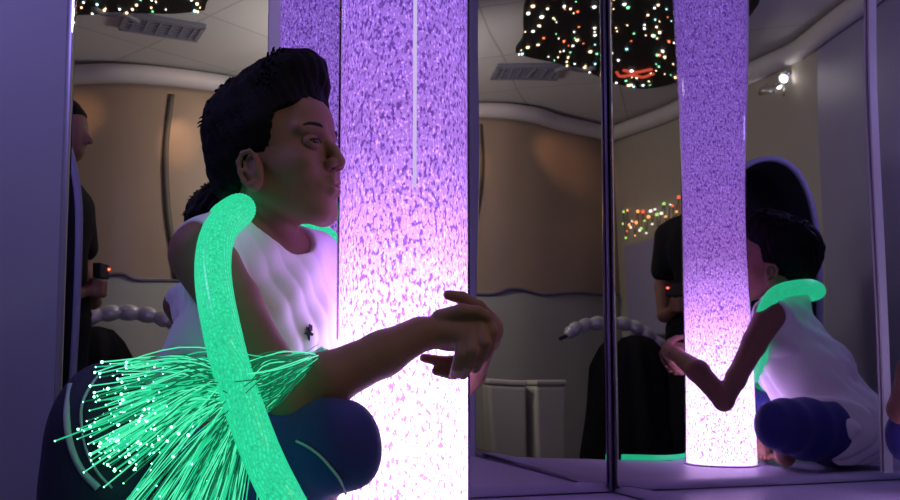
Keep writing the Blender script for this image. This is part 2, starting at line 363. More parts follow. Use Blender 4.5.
# ------------------------------------------------------------------ implicit surfaces for bodies and cloth
class Field:
    def __init__(s, lo, hi, h):
        s.lo = np.array(lo, float); s.h = h; s.n = np.ceil((np.array(hi) - s.lo) / h).astype(int) + 1
        s.F = np.full(s.n, .2, np.float32)
    def copy(s):
        g = Field.__new__(Field); g.lo, g.h, g.n = s.lo, s.h, s.n; g.F = s.F.copy(); return g
    def region(s, lo, hi):
        a = np.clip(np.floor((np.array(lo) - s.lo) / s.h).astype(int), 0, s.n); b = np.clip(np.ceil((np.array(hi) - s.lo) / s.h).astype(int) + 1, 0, s.n)
        sl = tuple(slice(i, j) for i, j in zip(a, b))
        ax = [s.lo[i] + s.h * np.arange(a[i], b[i]) for i in range(3)]
        X, Y, Z = np.meshgrid(*ax, indexing='ij'); return sl, X, Y, Z
    def put(s, sl, d, k, op):
        A = s.F[sl]
        if op == 'add':
            h = np.clip(.5 + .5 * (A - d) / k, 0, 1); s.F[sl] = A * (1 - h) + d * h - k * h * (1 - h)
        else:
            d = -d; h = np.clip(.5 - .5 * (A - d) / k, 0, 1); s.F[sl] = A * (1 - h) + d * h + k * h * (1 - h)
    def cap(s, a, b, r0, r1=None, k=.01, op='add'):
        r1 = r0 if r1 is None else r1; a, b = np.array(a, float), np.array(b, float); m = max(r0, r1) + k + .03
        sl, X, Y, Z = s.region(np.minimum(a, b) - m, np.maximum(a, b) + m)
        if 0 in X.shape: return s
        d = b - a; L2 = float(d @ d) + 1e-12
        t = np.clip(((X - a[0]) * d[0] + (Y - a[1]) * d[1] + (Z - a[2]) * d[2]) / L2, 0, 1)
        D = np.sqrt((X - a[0] - t * d[0]) ** 2 + (Y - a[1] - t * d[1]) ** 2 + (Z - a[2] - t * d[2]) ** 2) - (r0 + (r1 - r0) * t)
        s.put(sl, D, k, op); return s
    def chain(s, pts, rs, k=.01, op='add'):
        for i in range(len(pts) - 1): s.cap(pts[i], pts[i + 1], rs[i], rs[i + 1], k if i else k, op)
        return s
    def ell(s, c, rad, R=None, k=.01, op='add'):
        c = np.array(c, float); rad = np.array(rad, float); R = np.eye(3) if R is None else np.array(R); m = rad.max() + k + .03
        sl, X, Y, Z = s.region(c - m, c + m)
        if 0 in X.shape: return s
        q = [(X - c[0]) * R[0][i] + (Y - c[1]) * R[1][i] + (Z - c[2]) * R[2][i] for i in range(3)]
        k0 = np.sqrt(sum((q[i] / rad[i]) ** 2 for i in range(3))); k1 = np.sqrt(sum((q[i] / rad[i] ** 2) ** 2 for i in range(3))) + 1e-9
        s.put(sl, k0 * (k0 - 1) / k1, k, op); return s
    def all(s):
        return s.region(s.lo, s.lo + s.h * (s.n - 1))[1:]
    def mesh(s):
        F = s.F; I = F < 0; n = F.shape
        cellmask = np.zeros((n[0] - 1, n[1] - 1, n[2] - 1), np.int8)
        for dx in (0, 1):
            for dy in (0, 1):
                for dz in (0, 1):
                    cellmask += I[dx:n[0] - 1 + dx, dy:n[1] - 1 + dy, dz:n[2] - 1 + dz]
        act = (cellmask > 0) & (cellmask < 8); idx = np.full(act.shape, -1, np.int64); ijk = np.argwhere(act); idx[act] = np.arange(len(ijk))
        acc = np.zeros((len(ijk), 3)); cnt = np.zeros(len(ijk)); cs = [(a, b, c) for a in (0, 1) for b in (0, 1) for c in (0, 1)]
        for p in cs:
            for ax in range(3):
                if p[ax]: continue
                q = list(p); q[ax] = 1
                fa = F[tuple((ijk + p).T)]; fb = F[tuple((ijk + q).T)]; on = (fa < 0) != (fb < 0)
                t = np.where(on, fa / np.where(on, fa - fb, 1), 0); pos = np.array(p, float) + np.zeros((len(ijk), 3)); pos[:, ax] += t
                acc += pos * on[:, None]; cnt += on
        V = s.lo + s.h * (ijk + acc / cnt[:, None]); faces = []
        for ax in range(3):
            b, c = (ax + 1) % 3, (ax + 2) % 3
            A = I; sl0 = [slice(None)] * 3; sl1 = [slice(None)] * 3; sl0[ax] = slice(0, n[ax] - 1); sl1[ax] = slice(1, n[ax])
            cross = I[tuple(sl0)] != I[tuple(sl1)]; e = np.argwhere(cross)
            ok = (e[:, b] > 0) & (e[:, c] > 0) & (e[:, b] < n[b] - 1) & (e[:, c] < n[c] - 1); e = e[ok]
            def g(db, dc):
                w = e.copy(); w[:, b] -= db; w[:, c] -= dc; return idx[tuple(w.T)]
            Q = np.stack([g(1, 1), g(0, 1), g(0, 0), g(1, 0)], 1); ins = I[tuple(e.T)]
            Q[~ins] = Q[~ins][:, ::-1]; faces.append(Q)
        return V, np.concatenate(faces)
    def build(s, name, m, parent=None, smooth_it=1):
        V, Q = s.mesh()
        me = bpy.data.meshes.new(name); me.vertices.add(len(V)); me.vertices.foreach_set('co', V.astype(np.float32).ravel())
        me.loops.add(len(Q) * 4); me.loops.foreach_set('vertex_index', Q.astype(np.int32).ravel())
        me.polygons.add(len(Q)); me.polygons.foreach_set('loop_start', np.arange(0, len(Q) * 4, 4, dtype=np.int32)); me.polygons.foreach_set('loop_total', np.full(len(Q), 4, np.int32))
        me.update(calc_edges=True); me.validate(); me.polygons.foreach_set('use_smooth', [True] * len(me.polygons)); me.materials.append(m)
        o = bpy.data.objects.new(name, me); COL.objects.link(o)
        if smooth_it:
            sm = o.modifiers.new('smooth', 'SMOOTH'); sm.factor = .5; sm.iterations = smooth_it
        if parent is not None: o.parent = parent; o.matrix_parent_inverse = parent_inv(parent)
        return o
def noise3(X, Y, Z, f, seed=0):
    r = np.random.default_rng(seed); out = 0
    for _ in range(6):
        d = r.normal(size=3); d /= np.linalg.norm(d); out = out + np.sin((X * d[0] + Y * d[1] + Z * d[2]) * f * r.uniform(.7, 1.4) + r.uniform(0, 6.28))
    return out / 6
def unit(v): v = np.array(v, float); return v / np.linalg.norm(v)

# ------------------------------------------------------------------ the boy
boy = tag(empty('person', (-.38, 1.42, 0)), 'boy in white sleeveless vest sitting with arms wrapped around the purple tube', 'person')
E = P(311, 142, 1.265); f3 = unit((.93, -.37, .15)); l3 = unit((.37, .93, 0)); u3 = np.cross(f3, l3)
HO = E - .076 * f3 + .031 * l3; HR = np.stack([f3, l3, u3], 1)
def H(x, y, z): return HO + HR @ np.array([x, y, z], float)
lat = unit((.509, .861, 0)); fac = unit((.861, -.509, 0)); TR = np.stack([fac, lat, (0, 0, 1)], 1)
pel = np.array([-.385, 1.415, .11])
shR, shL = np.array([-.335, 1.205, .418]), np.array([-.195, 1.45, .42])
elR, elL = P(292, 402, 1.13), np.array([-.022, 1.525, .185])
wrR, wrL = P(420, 334, 1.19), P(486, 338, 1.335)
B = Field((-.62, .98, -.01), (.14, 1.74, .76), .0028)
# torso
B.ell(pel, (.10, .135, .10), TR, .02); B.ell(pel + (0, 0, .0) + np.array([.045, -.035, .12]), (.078, .105, .12), TR, .04)
ch = np.array([-.278, 1.332, .335]); B.ell(ch, (.082, .118, .125), TR, .04)
B.cap(shR + lat * .03, shL - lat * .03, .04, .04, .03)
nb = np.array([-.283, 1.335, .43])
B.cap(nb, H(-.03, 0, -.06), .047, .045, .02)
B.cap(nb + (0, 0, .035), shR + (0, 0, .01), .030, .030, .03); B.cap(nb + (0, 0, .035), shL + (0, 0, .01), .030, .030, .03)
T0 = B.copy()                                   # torso alone: the vest is grown from it
# head
B.ell(H(-.014, 0, .030), (.096, .075, .086), HR, .02)
B.ell(H(.028, 0, -.030), (.056, .057, .074), HR, .02)
B.ell(H(.052, 0, -.062), (.034, .036, .04), HR, .015)
B.cap(H(.066, -.007, -.098), H(.066, .007, -.098), .0155, .0155, .018)
for s in (-1, 1):
    B.cap(H(-.004, s * .050, -.055), H(.055, s * .018, -.094), .016, .015, .018)
    B.ell(H(.054, s * .036, -.030), (.026, .021, .024), HR, .015)
    B.cap(H(.083, s * .012, .018), H(.068, s * .046, .020), .008, .007, .012)
B.ell(H(.066, 0, .045), (.024, .045, .032), HR, .02)
for s in (-1, 1): B.ell(H(.091, s * .031, .000), (.0140, .0155, .0095), HR, .007, 'sub')
B.chain([H(.082, 0, .012), H(.094, 0, -.010), H(.1005, 0, -.028)], [.0065, .0075, .0100], .008)
for s in (-1, 1):
    B.ell(H(.092, s * .0115, -.031), (.011, .0075, .0075), HR, .004)
    B.ell(H(.096, s * .006, -.0395), (.005, .0028, .004), HR, .002, 'sub')
B.cap(H(.086, 0, -.043), H(.087, 0, -.050), .006, .005, .006)
B.chain([H(.077, -.023, -.0605), H(.0885, -.007, -.0555), H(.0885, .007, -.0555), H(.077, .023, -.0605)], [.004, .0062, .0062, .004], .004)
B.chain([H(.076, -.021, -.0640), H(.0860, -.006, -.0695), H(.0860, .006, -.0695), H(.076, .021, -.0640)], [.004, .0070, .0070, .004], .004)
B.ell(H(.096, 0, -.0625), (.008, .018, .0013), HR, .002, 'sub')
for s in (-1, 1):                               # ears: rim, bowl, lobe
    e = lambda x, z, o=0.: H(.002 + x * .9, s * (.074 + o), -.036 + z * .9)
    B.ell(e(0, 0, -.002), (.016, .008, .028), HR, .006)
    rim = [(.012, .006), (.013, .020), (.005, .030), (-.008, .030), (-.017, .018), (-.017, .002), (-.012, -.014), (-.002, -.025)]
    B.chain([e(x, z, .006 if i < 2 else .010) for i, (x, z) in enumerate(rim)], [.0036] * 8, .003)
    B.cap(e(0, -.026, .003), e(.003, -.022, .003), .0065, .0065, .004)
    B.ell(e(-.001, .004, .012), (.009, .008, .016), HR, .003, 'sub')
    B.chain([e(-.008, .016, .006), e(-.007, .002, .006), e(.002, -.010, .005)], [.003, .003, .003], .003)
    B.cap(e(.011, -.004, .004), e(.011, .001, .004), .004, .004, .003)
# arms: tapered upper arm, elbow, forearm, wrist
def lerp(a, b, t): return a + (b - a) * t
B.chain([shR, lerp(shR, elR, .35), lerp(shR, elR, .75), elR], [.044, .037, .030, .028], .012)
B.chain([elR, lerp(elR, wrR, .25) + (0, -.004, .004), lerp(elR, wrR, .7), wrR], [.030, .0345, .0285, .0235], .012)
B.chain([shL, lerp(shL, elL, .35), lerp(shL, elL, .75), elL], [.042, .035, .029, .026], .012)
mdL = np.array([.030, 1.472, .262])
B.chain([elL, mdL, wrL], [.027, .028, .019], .012)
# right hand: palm, four fingers curled down round the left hand, thumb
pR = P(452, 332, 1.20)
B.ell(lerp(wrR, pR, .5), (.026, .016, .02), None, .012)
kn = [P(464, 340, 1.185), P(471, 333, 1.187), P(478, 325, 1.192), P(484, 317, 1.202)]
for i, q in enumerate(kn): B.cap(lerp(wrR, pR, .75), q, .016, .0105, .008)
B.ell(pR + (0, 0, -.002), (.028, .014, .024), None, .008)
pip = [P(461, 355, 1.175), P(473, 351, 1.172), P(485, 343, 1.176), P(492, 332, 1.188)]
dip = [P(457, 367, 1.180), P(468, 365, 1.178), P(480, 358, 1.182), P(489, 347, 1.192)]
tip = [P(454, 375, 1.192), P(463, 375, 1.190), P(475, 369, 1.193), P(484, 358, 1.200)]
for i in range(4):
    B.chain([kn[i], pip[i], dip[i], tip[i]], [.0098, .0088, .0078, .0068], .0016)
B.chain([P(440, 318, 1.195), P(462, 311, 1.185), P(478, 312, 1.184), P(488, 318, 1.19)], [.012, .0098, .0082, .0072], .003)
# left hand comes round the far side of the tube: palm on the right, thumb above, fingers below
pL = P(488, 330, 1.265)
B.cap(wrL, pL, .021, .022, .01); B.ell(pL, (.014, .030, .026), None, .01)
B.chain([P(486, 318, 1.255), P(478, 308, 1.225), P(462, 298, 1.205), P(448, 295, 1.200)], [.013, .0105, .0088, .0070], .003)
B.chain([P(482, 346, 1.25), P(466, 360, 1.228), P(446, 362, 1.215), P(424, 358, 1.215)], [.011, .0092, .0080, .0064], .002)
B.chain([P(482, 350, 1.25), P(466, 368, 1.225), P(452, 374, 1.214), P(436, 371, 1.212)], [.011, .0088, .0078, .0064], .002)
B.chain([P(488, 340, 1.24), P(480, 346, 1.215), P(472, 350, 1.206), P(464, 351, 1.204)], [.010, .0086, .0076, .0064], .002)
B.chain([P(489, 330, 1.24), P(487, 332, 1.215), P(480, 334, 1.206), P(476, 337, 1.206)], [.010, .0084, .0074, .0062], .002)
# legs and bare feet
hpR, hpL = pel - lat * .07 + (0, 0, -.005), pel + lat * .07 + (0, 0, -.005)
knR, knL = P(325, 447, 1.13), np.array([-.165, 1.565, .125])
anR, anL = np.array([-.235, 1.235, .045]), np.array([-.215, 1.475, .045])
B.chain([hpR, lerp(hpR, knR, .5), knR], [.075, .062, .046], .02); B.chain([hpL, lerp(hpL, knL, .5), knL], [.075, .062, .046], .02)
for kn_, an_, toe in ((knR, anR, np.array([-.20, 1.345, .026])), (knL, anL, np.array([-.235, 1.385, .026]))):
    B.chain([kn_, lerp(kn_, an_, .3), lerp(kn_, an_, .75), an_], [.044, .044, .028, .026], .012)
    B.chain([an_ - (toe - an_) * .15 + (0, 0, -.012), lerp(an_, toe, .55), toe], [.026, .024, .017], .012)
    sd = np.cross(unit(toe - an_), (0, 0, 1)); fw = unit((toe - an_) * (1, 1, 0))
    for i in range(5): B.cap(toe + sd * (i - 2) * .011, toe + sd * (i - 2) * .012 + fw * (.026 - .003 * abs(i - 1)) + (0, 0, -.006), .0085, .0065, .003)
B.build('body', M_skin, boy, 1)
# lips as a thin tinted layer
LF = Field(H(.07, 0, -.063) - .05, H(.07, 0, -.063) + .05, .0018)
LF.chain([H(.077, -.021, -.0605), H(.0890, -.007, -.0560), H(.0890, .007, -.0560), H(.077, .021, -.0605)], [.0032, .0058, .0058, .0032], .003)
LF.chain([H(.076, -.019, -.0640), H(.0866, -.006, -.0692), H(.0866, .006, -.0692), H(.076, .019, -.0640)], [.0032, .0066, .0066, .0032], .003)
LF.ell(H(.096, 0, -.0625), (.008, .018, .0013), HR, .002, 'sub')
LF.build('lips', M_lip, boy)['label'] = 'darker closed lips'
for s in (-1, 1):
    ec = np.array([.0742, s * .0305, -.0005]); c = H(*ec); eb = MB(); eb.ball(c, .0112, 20)
    LD = Field(c - .022, c + .022, .0009)
    LD.ell(c, (.0128, .0145, .0128), HR, .001); LD.ell(H(ec[0] + .0095, ec[1] + s * .0005, -.0012), (.0095, .0125, .0036), HR, .0008, 'sub')
    X, Y, Z = LD.all(); LD.F = np.maximum(LD.F, -((X - HO[0]) * f3[0] + (Y - HO[1]) * f3[1] + (Z - HO[2]) * f3[2] - .070)).astype(np.float32)
    LD.build('eyelid', M_skin, boy)
    ls = MB(); ls.tube(spline([H(ec[0] + .0118, s * .0195, -.0010), H(ec[0] + .0132, s * .026, .0022), H(ec[0] + .0125, s * .033, .0026), H(ec[0] + .0075, s * .0425, -.0004)], 5), .0009, 6); ls.build('eyelashes', M_brow, boy)
    eye = eb.build('eye', M_eye, boy)
    d = unit(f3 * .96 - l3 * .22 + (0, 0, -.10)); ir = MB(); ir.ball(c + d * .0058, .0066, 14); ir.build('iris', M_iris, eye)
    bw = MB(); pts = spline([H(.088, s * .012, .0195), H(.0885, s * .024, .0245), H(.080, s * .040, .0245), H(.069, s * .051, .018)], 5)
    bw.tube(pts, [.0028 - .0014 * abs(i / (len(pts) - 1) - .35) for i in range(len(pts))], 8); bw.build('eyebrow', M_brow, boy)
# hair
HF = Field(HO - .16, HO + .17, .003)
HF.ell(H(-.014, 0, .046), (.101, .084, .092), HR, .01)
HF.ell(H(.024, 0, .100), (.062, .060, .052), HR, .02)
HF.ell(H(.062, 0, .122), (.032, .046, .030), HR, .02)
HF.ell(H(-.052, 0, .0), (.056, .068, .072), HR, .02)
X, Y, Z = HF.all(); q = np.stack([X - HO[0], Y - HO[1], Z - HO[2]], -1) @ HR; hx, hy, hz = q[..., 0], q[..., 1], q[..., 2]
line = np.where(hz > .045, .040 + 2.2 * (hz - .045), np.where(hz > -.034, .027 + .28 * hz, -.030 + 1.0 * (hz + .034)))
line = np.where((hz > .05), np.minimum(line, .13), line)
cutd = (hx - line + .002 * np.sin(hy * 300) + .0015 * np.sin(hz * 420)) * .7
hole = np.sqrt(((hx - .004) / .018) ** 2 + ((hz + .037) / .029) ** 2) - 1
ang = np.arctan2(hy, hx)
HF.F = HF.F + (.0008 * np.sin(ang * 34 + hz * 160) + .004 * noise3(X, Y, Z, 110, 3) + .004 * noise3(X, Y, Z, 260, 4)).astype(np.float32)
low = -(hz + .078 + .003 * np.sin(ang * 40))
HF.F = np.maximum(HF.F, np.maximum(cutd, np.maximum(low, np.where(np.abs(hy) > .05, -hole * .018, -1)))).astype(np.float32)
hair = HF.build('hair', M_hair, boy, 1)
hr = MB()
for i in range(520):                                # loose tufts that break the outline
    a = random.uniform(-2.6, 2.6); el = random.uniform(.15, 1.5)
    d = np.array([math.cos(a) * math.cos(el), math.sin(a) * math.cos(el), math.sin(el)])
    c = np.array([-.018 + .02 * (d[0] > 0), 0, .048]); base = c + d * np.array([.098, .078, .092]) * 1.0
    base = c + (base - c) * .97
    if d[0] > .2: base = base + np.array([.008, 0, .022])
    if base[0] > .055 and base[2] < .135: continue
    lean = np.array([.4, 0, -.25]) if d[0] > -.3 else np.array([-.35, 0, -.5])
    Lh = random.uniform(.003, .009)
    p1 = base + d * Lh * .7 + lean * Lh * .4; p2 = base + d * Lh * 1.0 + lean * Lh * 1.3
    hr.tube([H(*base), H(*p1), H(*p2)], [.0022, .0016, .0003], 5)
hr.build('hair_tufts', M_hair, hair)
# vest
Vt = T0.copy()
bigR = B
X, Y, Z = Vt.all()
sd_ = (X - pel[0]) * lat[0] + (Y - pel[1]) * lat[1]
wr_ = .0075 * (np.abs(np.sin(sd_ * 85 + Z * 16 + 1.5 * np.sin(Z * 17))) - .5) * np.clip((.46 - Z) * 5, .2, 1) + .0030 * noise3(X, Y, Z, 75, 5) + .0030 * np.sin(sd_ * 60 - Z * 75 + 1)
loose = np.interp(Z, [.02, .12, .2, .34, .45], [.034, .034, .024, .014, .008])
Vt.F = (Vt.F - loose - wr_).astype(np.float32)
front = (X - pel[0]) * fac[0] + (Y - pel[1]) * fac[1]
Vt.F = np.maximum(Vt.F, (np.clip(.018 + .9 * (front + .01), .018, .10) - Z) * .8).astype(np.float32)
nk = nb + fac * .035 + (0, 0, .058)
Vt.cap(nk, nk + (0, 0, .12), .068, .085, .004, 'sub')
vn = P(300, 262, 1.22); Vt.cap(vn, vn + fac * .05 + (0, 0, .02), .012, .02, .014, 'sub')
for sh, s in ((shR, -1), (shL, 1)):
    c = sh + lat * s * .046 + (0, 0, -.03)
    Vt.ell(c, (.058, .052, .085), TR, .004, 'sub')
vest = Vt.build('vest', M_vest, boy, 1)
# small dark emblem on the chest: march along the sight line to the cloth
def fval(Fd, p):
    i = np.clip(((p - Fd.lo) / Fd.h).round().astype(int), 0, Fd.n - 1); return Fd.F[tuple(i)]
def on_cloth(px, py, y0=1.0, y1=1.6):
    for t in np.arange(y0, y1, .001):
        p = P(px, py, t)
        if fval(Vt, p) < 0: return P(px, py, t - .0035)
    return P(px, py, 1.25)
em = MB()
for pl in ([(306, 327), (310, 328), (311, 333), (309, 336), (306, 334)], [(309, 324), (312, 326), (312, 331), (309, 330)], [(307, 334), (310, 334), (309.5, 341), (308, 340)], [(303.5, 333), (307, 332), (307, 335)], [(310, 331), (313.5, 334), (312, 336), (309.5, 335)]):
    v = [on_cloth(*p) for p in pl]; em.add(v, [tuple(range(len(v)))])
eo = em.build('emblem', mat('emblem_ink', (.01, .01, .02), .7), vest, smooth=False); so = eo.modifiers.new('thick', 'SOLIDIFY'); so.thickness = .001
eo['label'] = 'small dark stitched chest emblem'
# shorts
Sf = Field((-.60, 1.0, .002), (.0, 1.74, .30), .004)
Sf.ell(pel + (0, 0, -.005), (.113, .146, .105), TR, .02)
for hp_, kn_ in ((hpR, knR), (hpL, knL)):
    Sf.chain([hp_, lerp(hp_, kn_, .5), lerp(hp_, kn_, .86), lerp(hp_, kn_, 1.04)], [.088, .080, .069, .062], .02)
X, Y, Z = Sf.all()
Sf.F = (Sf.F - .0015 * np.sin(X * 90 + Y * 60) - .004 * noise3(X, Y, Z, 45, 9)).astype(np.float32)
Sf.F = np.maximum(Sf.F, Z - .185 - .5 * np.clip(X + .28, 0, .2)).astype(np.float32); Sf.F = np.maximum(Sf.F, .006 - Z).astype(np.float32)
shorts = Sf.build('shorts', M_short, boy, 1)
def on_field(Fd, px, py, y0=1.0, y1=1.6, off=.003):
    for t in np.arange(y0, y1, .001):
        if fval(Fd, P(px, py, t)) < 0: return P(px, py, t - off)
    return None
pp = [on_field(Sf, x, y) for x, y in ((296, 441), (308, 447), (320, 456), (331, 468), (340, 480), (346, 494), (350, 510))]
pp = [p for p in pp if p is not None]
if len(pp) > 2: MB().tube(spline(pp, 5), .0016, 6).build('piping', M_pipe, shorts)['label'] = 'pale piping along the leg'

# ------------------------------------------------------------------ green fibre-optic bundle
fb = tag(empty('fiber_optic_bundle', (-.19, 1.15, 0)), 'glowing green fibre-optic bundle draped round the boy\'s neck with fanned strands', 'fibre optic bundle')
O1 = P(322, 355, 1.165)
path = spline([(.20, 1.238, .009), (.09, 1.262, .009), (.005, 1.205, .009), (-.06, 1.10, .012), (-.13, 1.01, .03), P(288, 508, .99), P(262, 455, 1.02), P(240, 395, 1.035), P(224, 340, 1.045), P(213, 275, 1.10), P(219, 232, 1.155), P(240, 209, 1.235),
               (-.338, 1.325, .487), (-.340, 1.385, .492), (-.285, 1.452, .498), (-.205, 1.462, .475), (-.160, 1.455, .38), (-.178, 1.405, .30), (-.175, 1.31, .245), (-.165, 1.23, .25), O1], 10)
K = len(path); prad = [float(np.interp(i, [0, 34, 48, K * .88, K - 1], [.0075, .0075, .0215, .0215, .010])) for i in range(K)]
MB().tube(path, prad, 20).build('sheath', M_bundle, fb)
hl = MB()                                        # strands wound on the outside of the bundle
t_ = np.gradient(path, axis=0); t_ /= np.linalg.norm(t_, axis=1)[:, None]
for j in range(30):
    pts = []
    for i in range(0, K, 2):
        a = np.cross(t_[i], (0, 0, 1)); a /= np.linalg.norm(a) + 1e-9; b = np.cross(t_[i], a)
        w = j * 6.283 / 30 + i * .012; pts.append(path[i] + (prad[i] - .0001) * (math.cos(w) * a + math.sin(w) * b))
    hl.tube(pts, .0009, 5)
hs = hl.build('wound_strands', M_strand, fb); hs['kind'] = 'stuff'
M_dim = mat('green_fibre_dim', (.02, .15, .09), .3, emit=(.01, .42, .17), es=.22)
M_lit = mat('green_fibre_lit', (.02, .15, .09), .3, emit=(.10, .95, .50), es=.95)
def strand(mb, end, bend, r=.0007):
    o = O1 + rng.normal(0, .004, 3); n0 = rng.normal(0, 1, 3)
    m1 = P(296, 367, 1.095) + n0 * (.005, .006, .006); mid = P(262, 386, 1.06) + n0 * (.007, .014, .012)
    m2 = lerp(mid, end, .5) + np.array([0, 0, bend[0]]); pts = spline([o, m1, mid, m2, end], 5); q = random.random()
    k = random.choice([13, 16, 18]); body = 0 if q < .70 else 3 if q < .93 else 2
    mb.tube(pts[:k + 1], r, 4, body, False); mb.tube(pts[k:], r, 4, 2 if q > .6 else 3 if q > .25 else 0)
    mb.ball(end, r * random.choice([1.1, 1.2, 1.4, 2.3]), 4, 1)
ends = []
for i in range(430):
    t = rng.random()
    if i < 210: px, py, d = 128 + 24 * rng.normal(), 432 + rng.normal() * 25, rng.uniform(1.0, 1.10)
    elif i < 385: px, py, d = rng.uniform(110, 235), rng.uniform(505, 575), rng.uniform(1.0, 1.10)
    else: px, py, d = rng.uniform(90, 170), rng.uniform(362, 400), rng.uniform(1.02, 1.13)
    if i % 9 == 0: px += 40
    px = max(px, 55); ends.append((px, py, d))
ends[:6] = [(55, 441, 1.02), (102, 362, 1.05), (84, 431, 1.02), (104, 487, 1.03), (118, 380, 1.05), (106, 405, 1.05)]
rest = MB()
for i, (px, py, d) in enumerate(ends):
    e = P(px, py, d); bend = (.012 + .01 * rng.random(), 0)
    if i < 96:
        mb = MB(); strand(mb, e, bend, .0008); mb.build('fiber_strand', None, fb, mats=[M_dim, M_tip, M_lit, M_strand])
    else: strand(rest, e, bend)
ro = rest.build('fiber_strands', None, fb, mats=[M_dim, M_tip, M_lit, M_strand]); ro['kind'] = 'stuff'

# ------------------------------------------------------------------ navy cushion at the left
cu = tag(empty('floor_cushion', (-.475, 1.19, 0)), 'rounded navy cushion with a pale curved stripe left of the boy', 'cushion')
CF = Field((-.62, 1.02, .0), (-.33, 1.36, .32), .004)
cc = P(105, 452, 1.20)
CF.ell(cc, (.076, .085, .118), None, .02); CF.ell(cc + (0, .01, -.07), (.080, .09, .085), None, .03)
X, Y, Z = CF.all(); CF.F = np.maximum(CF.F - .003 * noise3(X, Y, Z, 60, 2), .003 - Z).astype(np.float32)
CF.build('cover', mat('dark_navy_cloth', (.010, .012, .045), .7, bump=(300, .25, .001)), cu, 1)
for off, r, nm in ((0, .0045, 'stripe'), (14, .0018, 'piping')):
    pts = [(104 + off * .4, 351 + off), (84 + off, 362 + off), (71 + off, 385 + off * .8), (67 + off, 415), (71 + off, 445), (82 + off, 470), (98 + off, 488)]
    w = [on_field(CF, x, y, 1.0, 1.4, .001) for x, y in pts]; w = [p for p in w if p is not None]
    MB().tube(spline(w, 6), r, 8).build(nm, M_pipe, cu)

# ------------------------------------------------------------------ ceiling things
sp_ = [(.36, -.66), (.24, -.78), (.08, -.88), (-.12, -1.06), (-.30, -1.19), (-.44, -1.25), (-.58, -1.12), (-.66, -.9), (-.70, -.5), (-.66, .0), (-.5, .35), (-.1, .45), (.25, .3), (.36, -.1), (.33, -.5)]
spc = spline([np.array([x, y + .05, 0]) for x, y in sp_ + sp_[:1]], 4)[:-1]
star = tag(empty('star_ceiling_panel', (-.15, -.4, ZC)), 'black ceiling panel full of tiny coloured points of light', 'star panel')
MB().prism([(p[0], p[1]) for p in spc][::-1], ZC - .03, ZC - .001).build('panel', M_star, star, smooth=False)
def inside(x, y):
    c = False; n = len(spc)
    for i in range(n):
        a, b = spc[i], spc[(i + 1) % n]
        if (a[1] > y) != (b[1] > y) and x < (b[0] - a[0]) * (y - a[1]) / (b[1] - a[1]) + a[0]: c = not c
    return c
cols = [emis('star_warm', (1, .72, .42), 5), emis('star_white', (.95, 1, .9), 5), emis('star_green', (.25, 1, .45), 3), emis('star_red', (1, .22, .08), 3), emis('star_cyan', (.4, .95, .9), 4)]
ss = MB(); n = 0
while n < 240:
    x, y = random.uniform(-.7, .36), random.uniform(-1.25, .45)
    if not inside(x, y): continue
    ss.ball((x, y, ZC - .032), random.choice([.0035, .0045, .006, .008]), 5, random.choices(range(5), [5, 4, 1.6, 1.2, .8])[0]); n += 1
so_ = ss.build('star_points', None, star, mats=cols); so_['kind'] = 'stuff'
rd = emis('red_glow', (1, .12, .06), .8)
for pts in ([(-.24, -.93), (-.27, -.99), (-.33, -.97), (-.38, -1.0), (-.42, -.94)], [(-.27, -.90), (-.33, -.93), (-.40, -.88)]):
    MB().tube(spline([(x, y, ZC - .034) for x, y in pts], 5), .008, 8).build('red_squiggle', rd, star)
MB().tube(spline([(.12, -.9, ZC - .034), (.05, -.86, ZC - .034), (-.03, -.90, ZC - .034), (-.08, -.86, ZC - .034)], 5), .014, 8).build('grey_cloud', mat('grey_paint', (.16, .16, .18), .5), star)
# vent
vt = tag(empty('ceiling_vent', (.27, -.97, ZC)), 'grey louvred ceiling vent beside the star panel', 'vent')
a = .12
MB().box((.27, -.97, ZC - .006), (.36, .20, .010), a).build('backing', M_dark, vt, smooth=False)
fr = MB()
for dx, dy, sx, sy in ((0, .1, .40, .022), (0, -.1, .40, .022), (.19, 0, .022, .2), (-.19, 0, .022, .2)):
    fr.box((.27 + dx * math.cos(a) - dy * math.sin(a), -.97 + dx * math.sin(a) + dy * math.cos(a), ZC - .012), (sx, sy, .02), a)
fr.build('frame', M_vent, vt, smooth=False)
for i in range(5):
    dy = -.07 + i * .035
    MB().box((.27 - dy * math.sin(a), -.97 + dy * math.cos(a), ZC - .014), (.36, .010, .012), a).build('slat', M_vent, vt, smooth=False)
for i in range(6):
    dx = -.15 + i * .06
    MB().box((.27 + dx * math.cos(a), -.97 + dx * math.sin(a), ZC - .015), (.008, .19, .012), a).build('slat', M_vent, vt, smooth=False)
# wall spot lamps
lp = tag(empty('wall_spotlight', (-1.02, -.68, 1.74)), 'chrome twin spotlight shining on the wall near the ceiling', 'spotlight')
wx = -1.035
MB().box((wx, -.68, 1.74), (.03, .10, .10), -.36).build('base_plate', M_chrome, lp)
for k, (dy, dz, tx) in enumerate(((.06, .03, (-.2, .95, .1)), (-.055, .02, (.25, -.6, .35)))):
    c = np.array([wx + .05, -.68 + dy, 1.74 + dz]); d = unit(tx); Mx = Vector(d).to_track_quat('Z', 'Y').to_matrix()
    MB().tube([(wx + .01, -.68 + dy * .4, 1.74), (wx + .035, -.68 + dy * .7, 1.745 + dz * .5), tuple(c)], .007, 8).build('arm', M_chrome, lp)
    hd = MB().lathe([(.004, -.045), (.018, -.043), (.022, -.01), (.028, .02), (.034, .035), (.030, .033), (.002, .005)], c, 20, M=Mx).build('lamp_head', M_chrome, lp)
    MB().ball(c + d * .024, .016, 8).build('bulb', emis('lamp_bulb_%d' % k, (1, .97, .9), 22), hd)

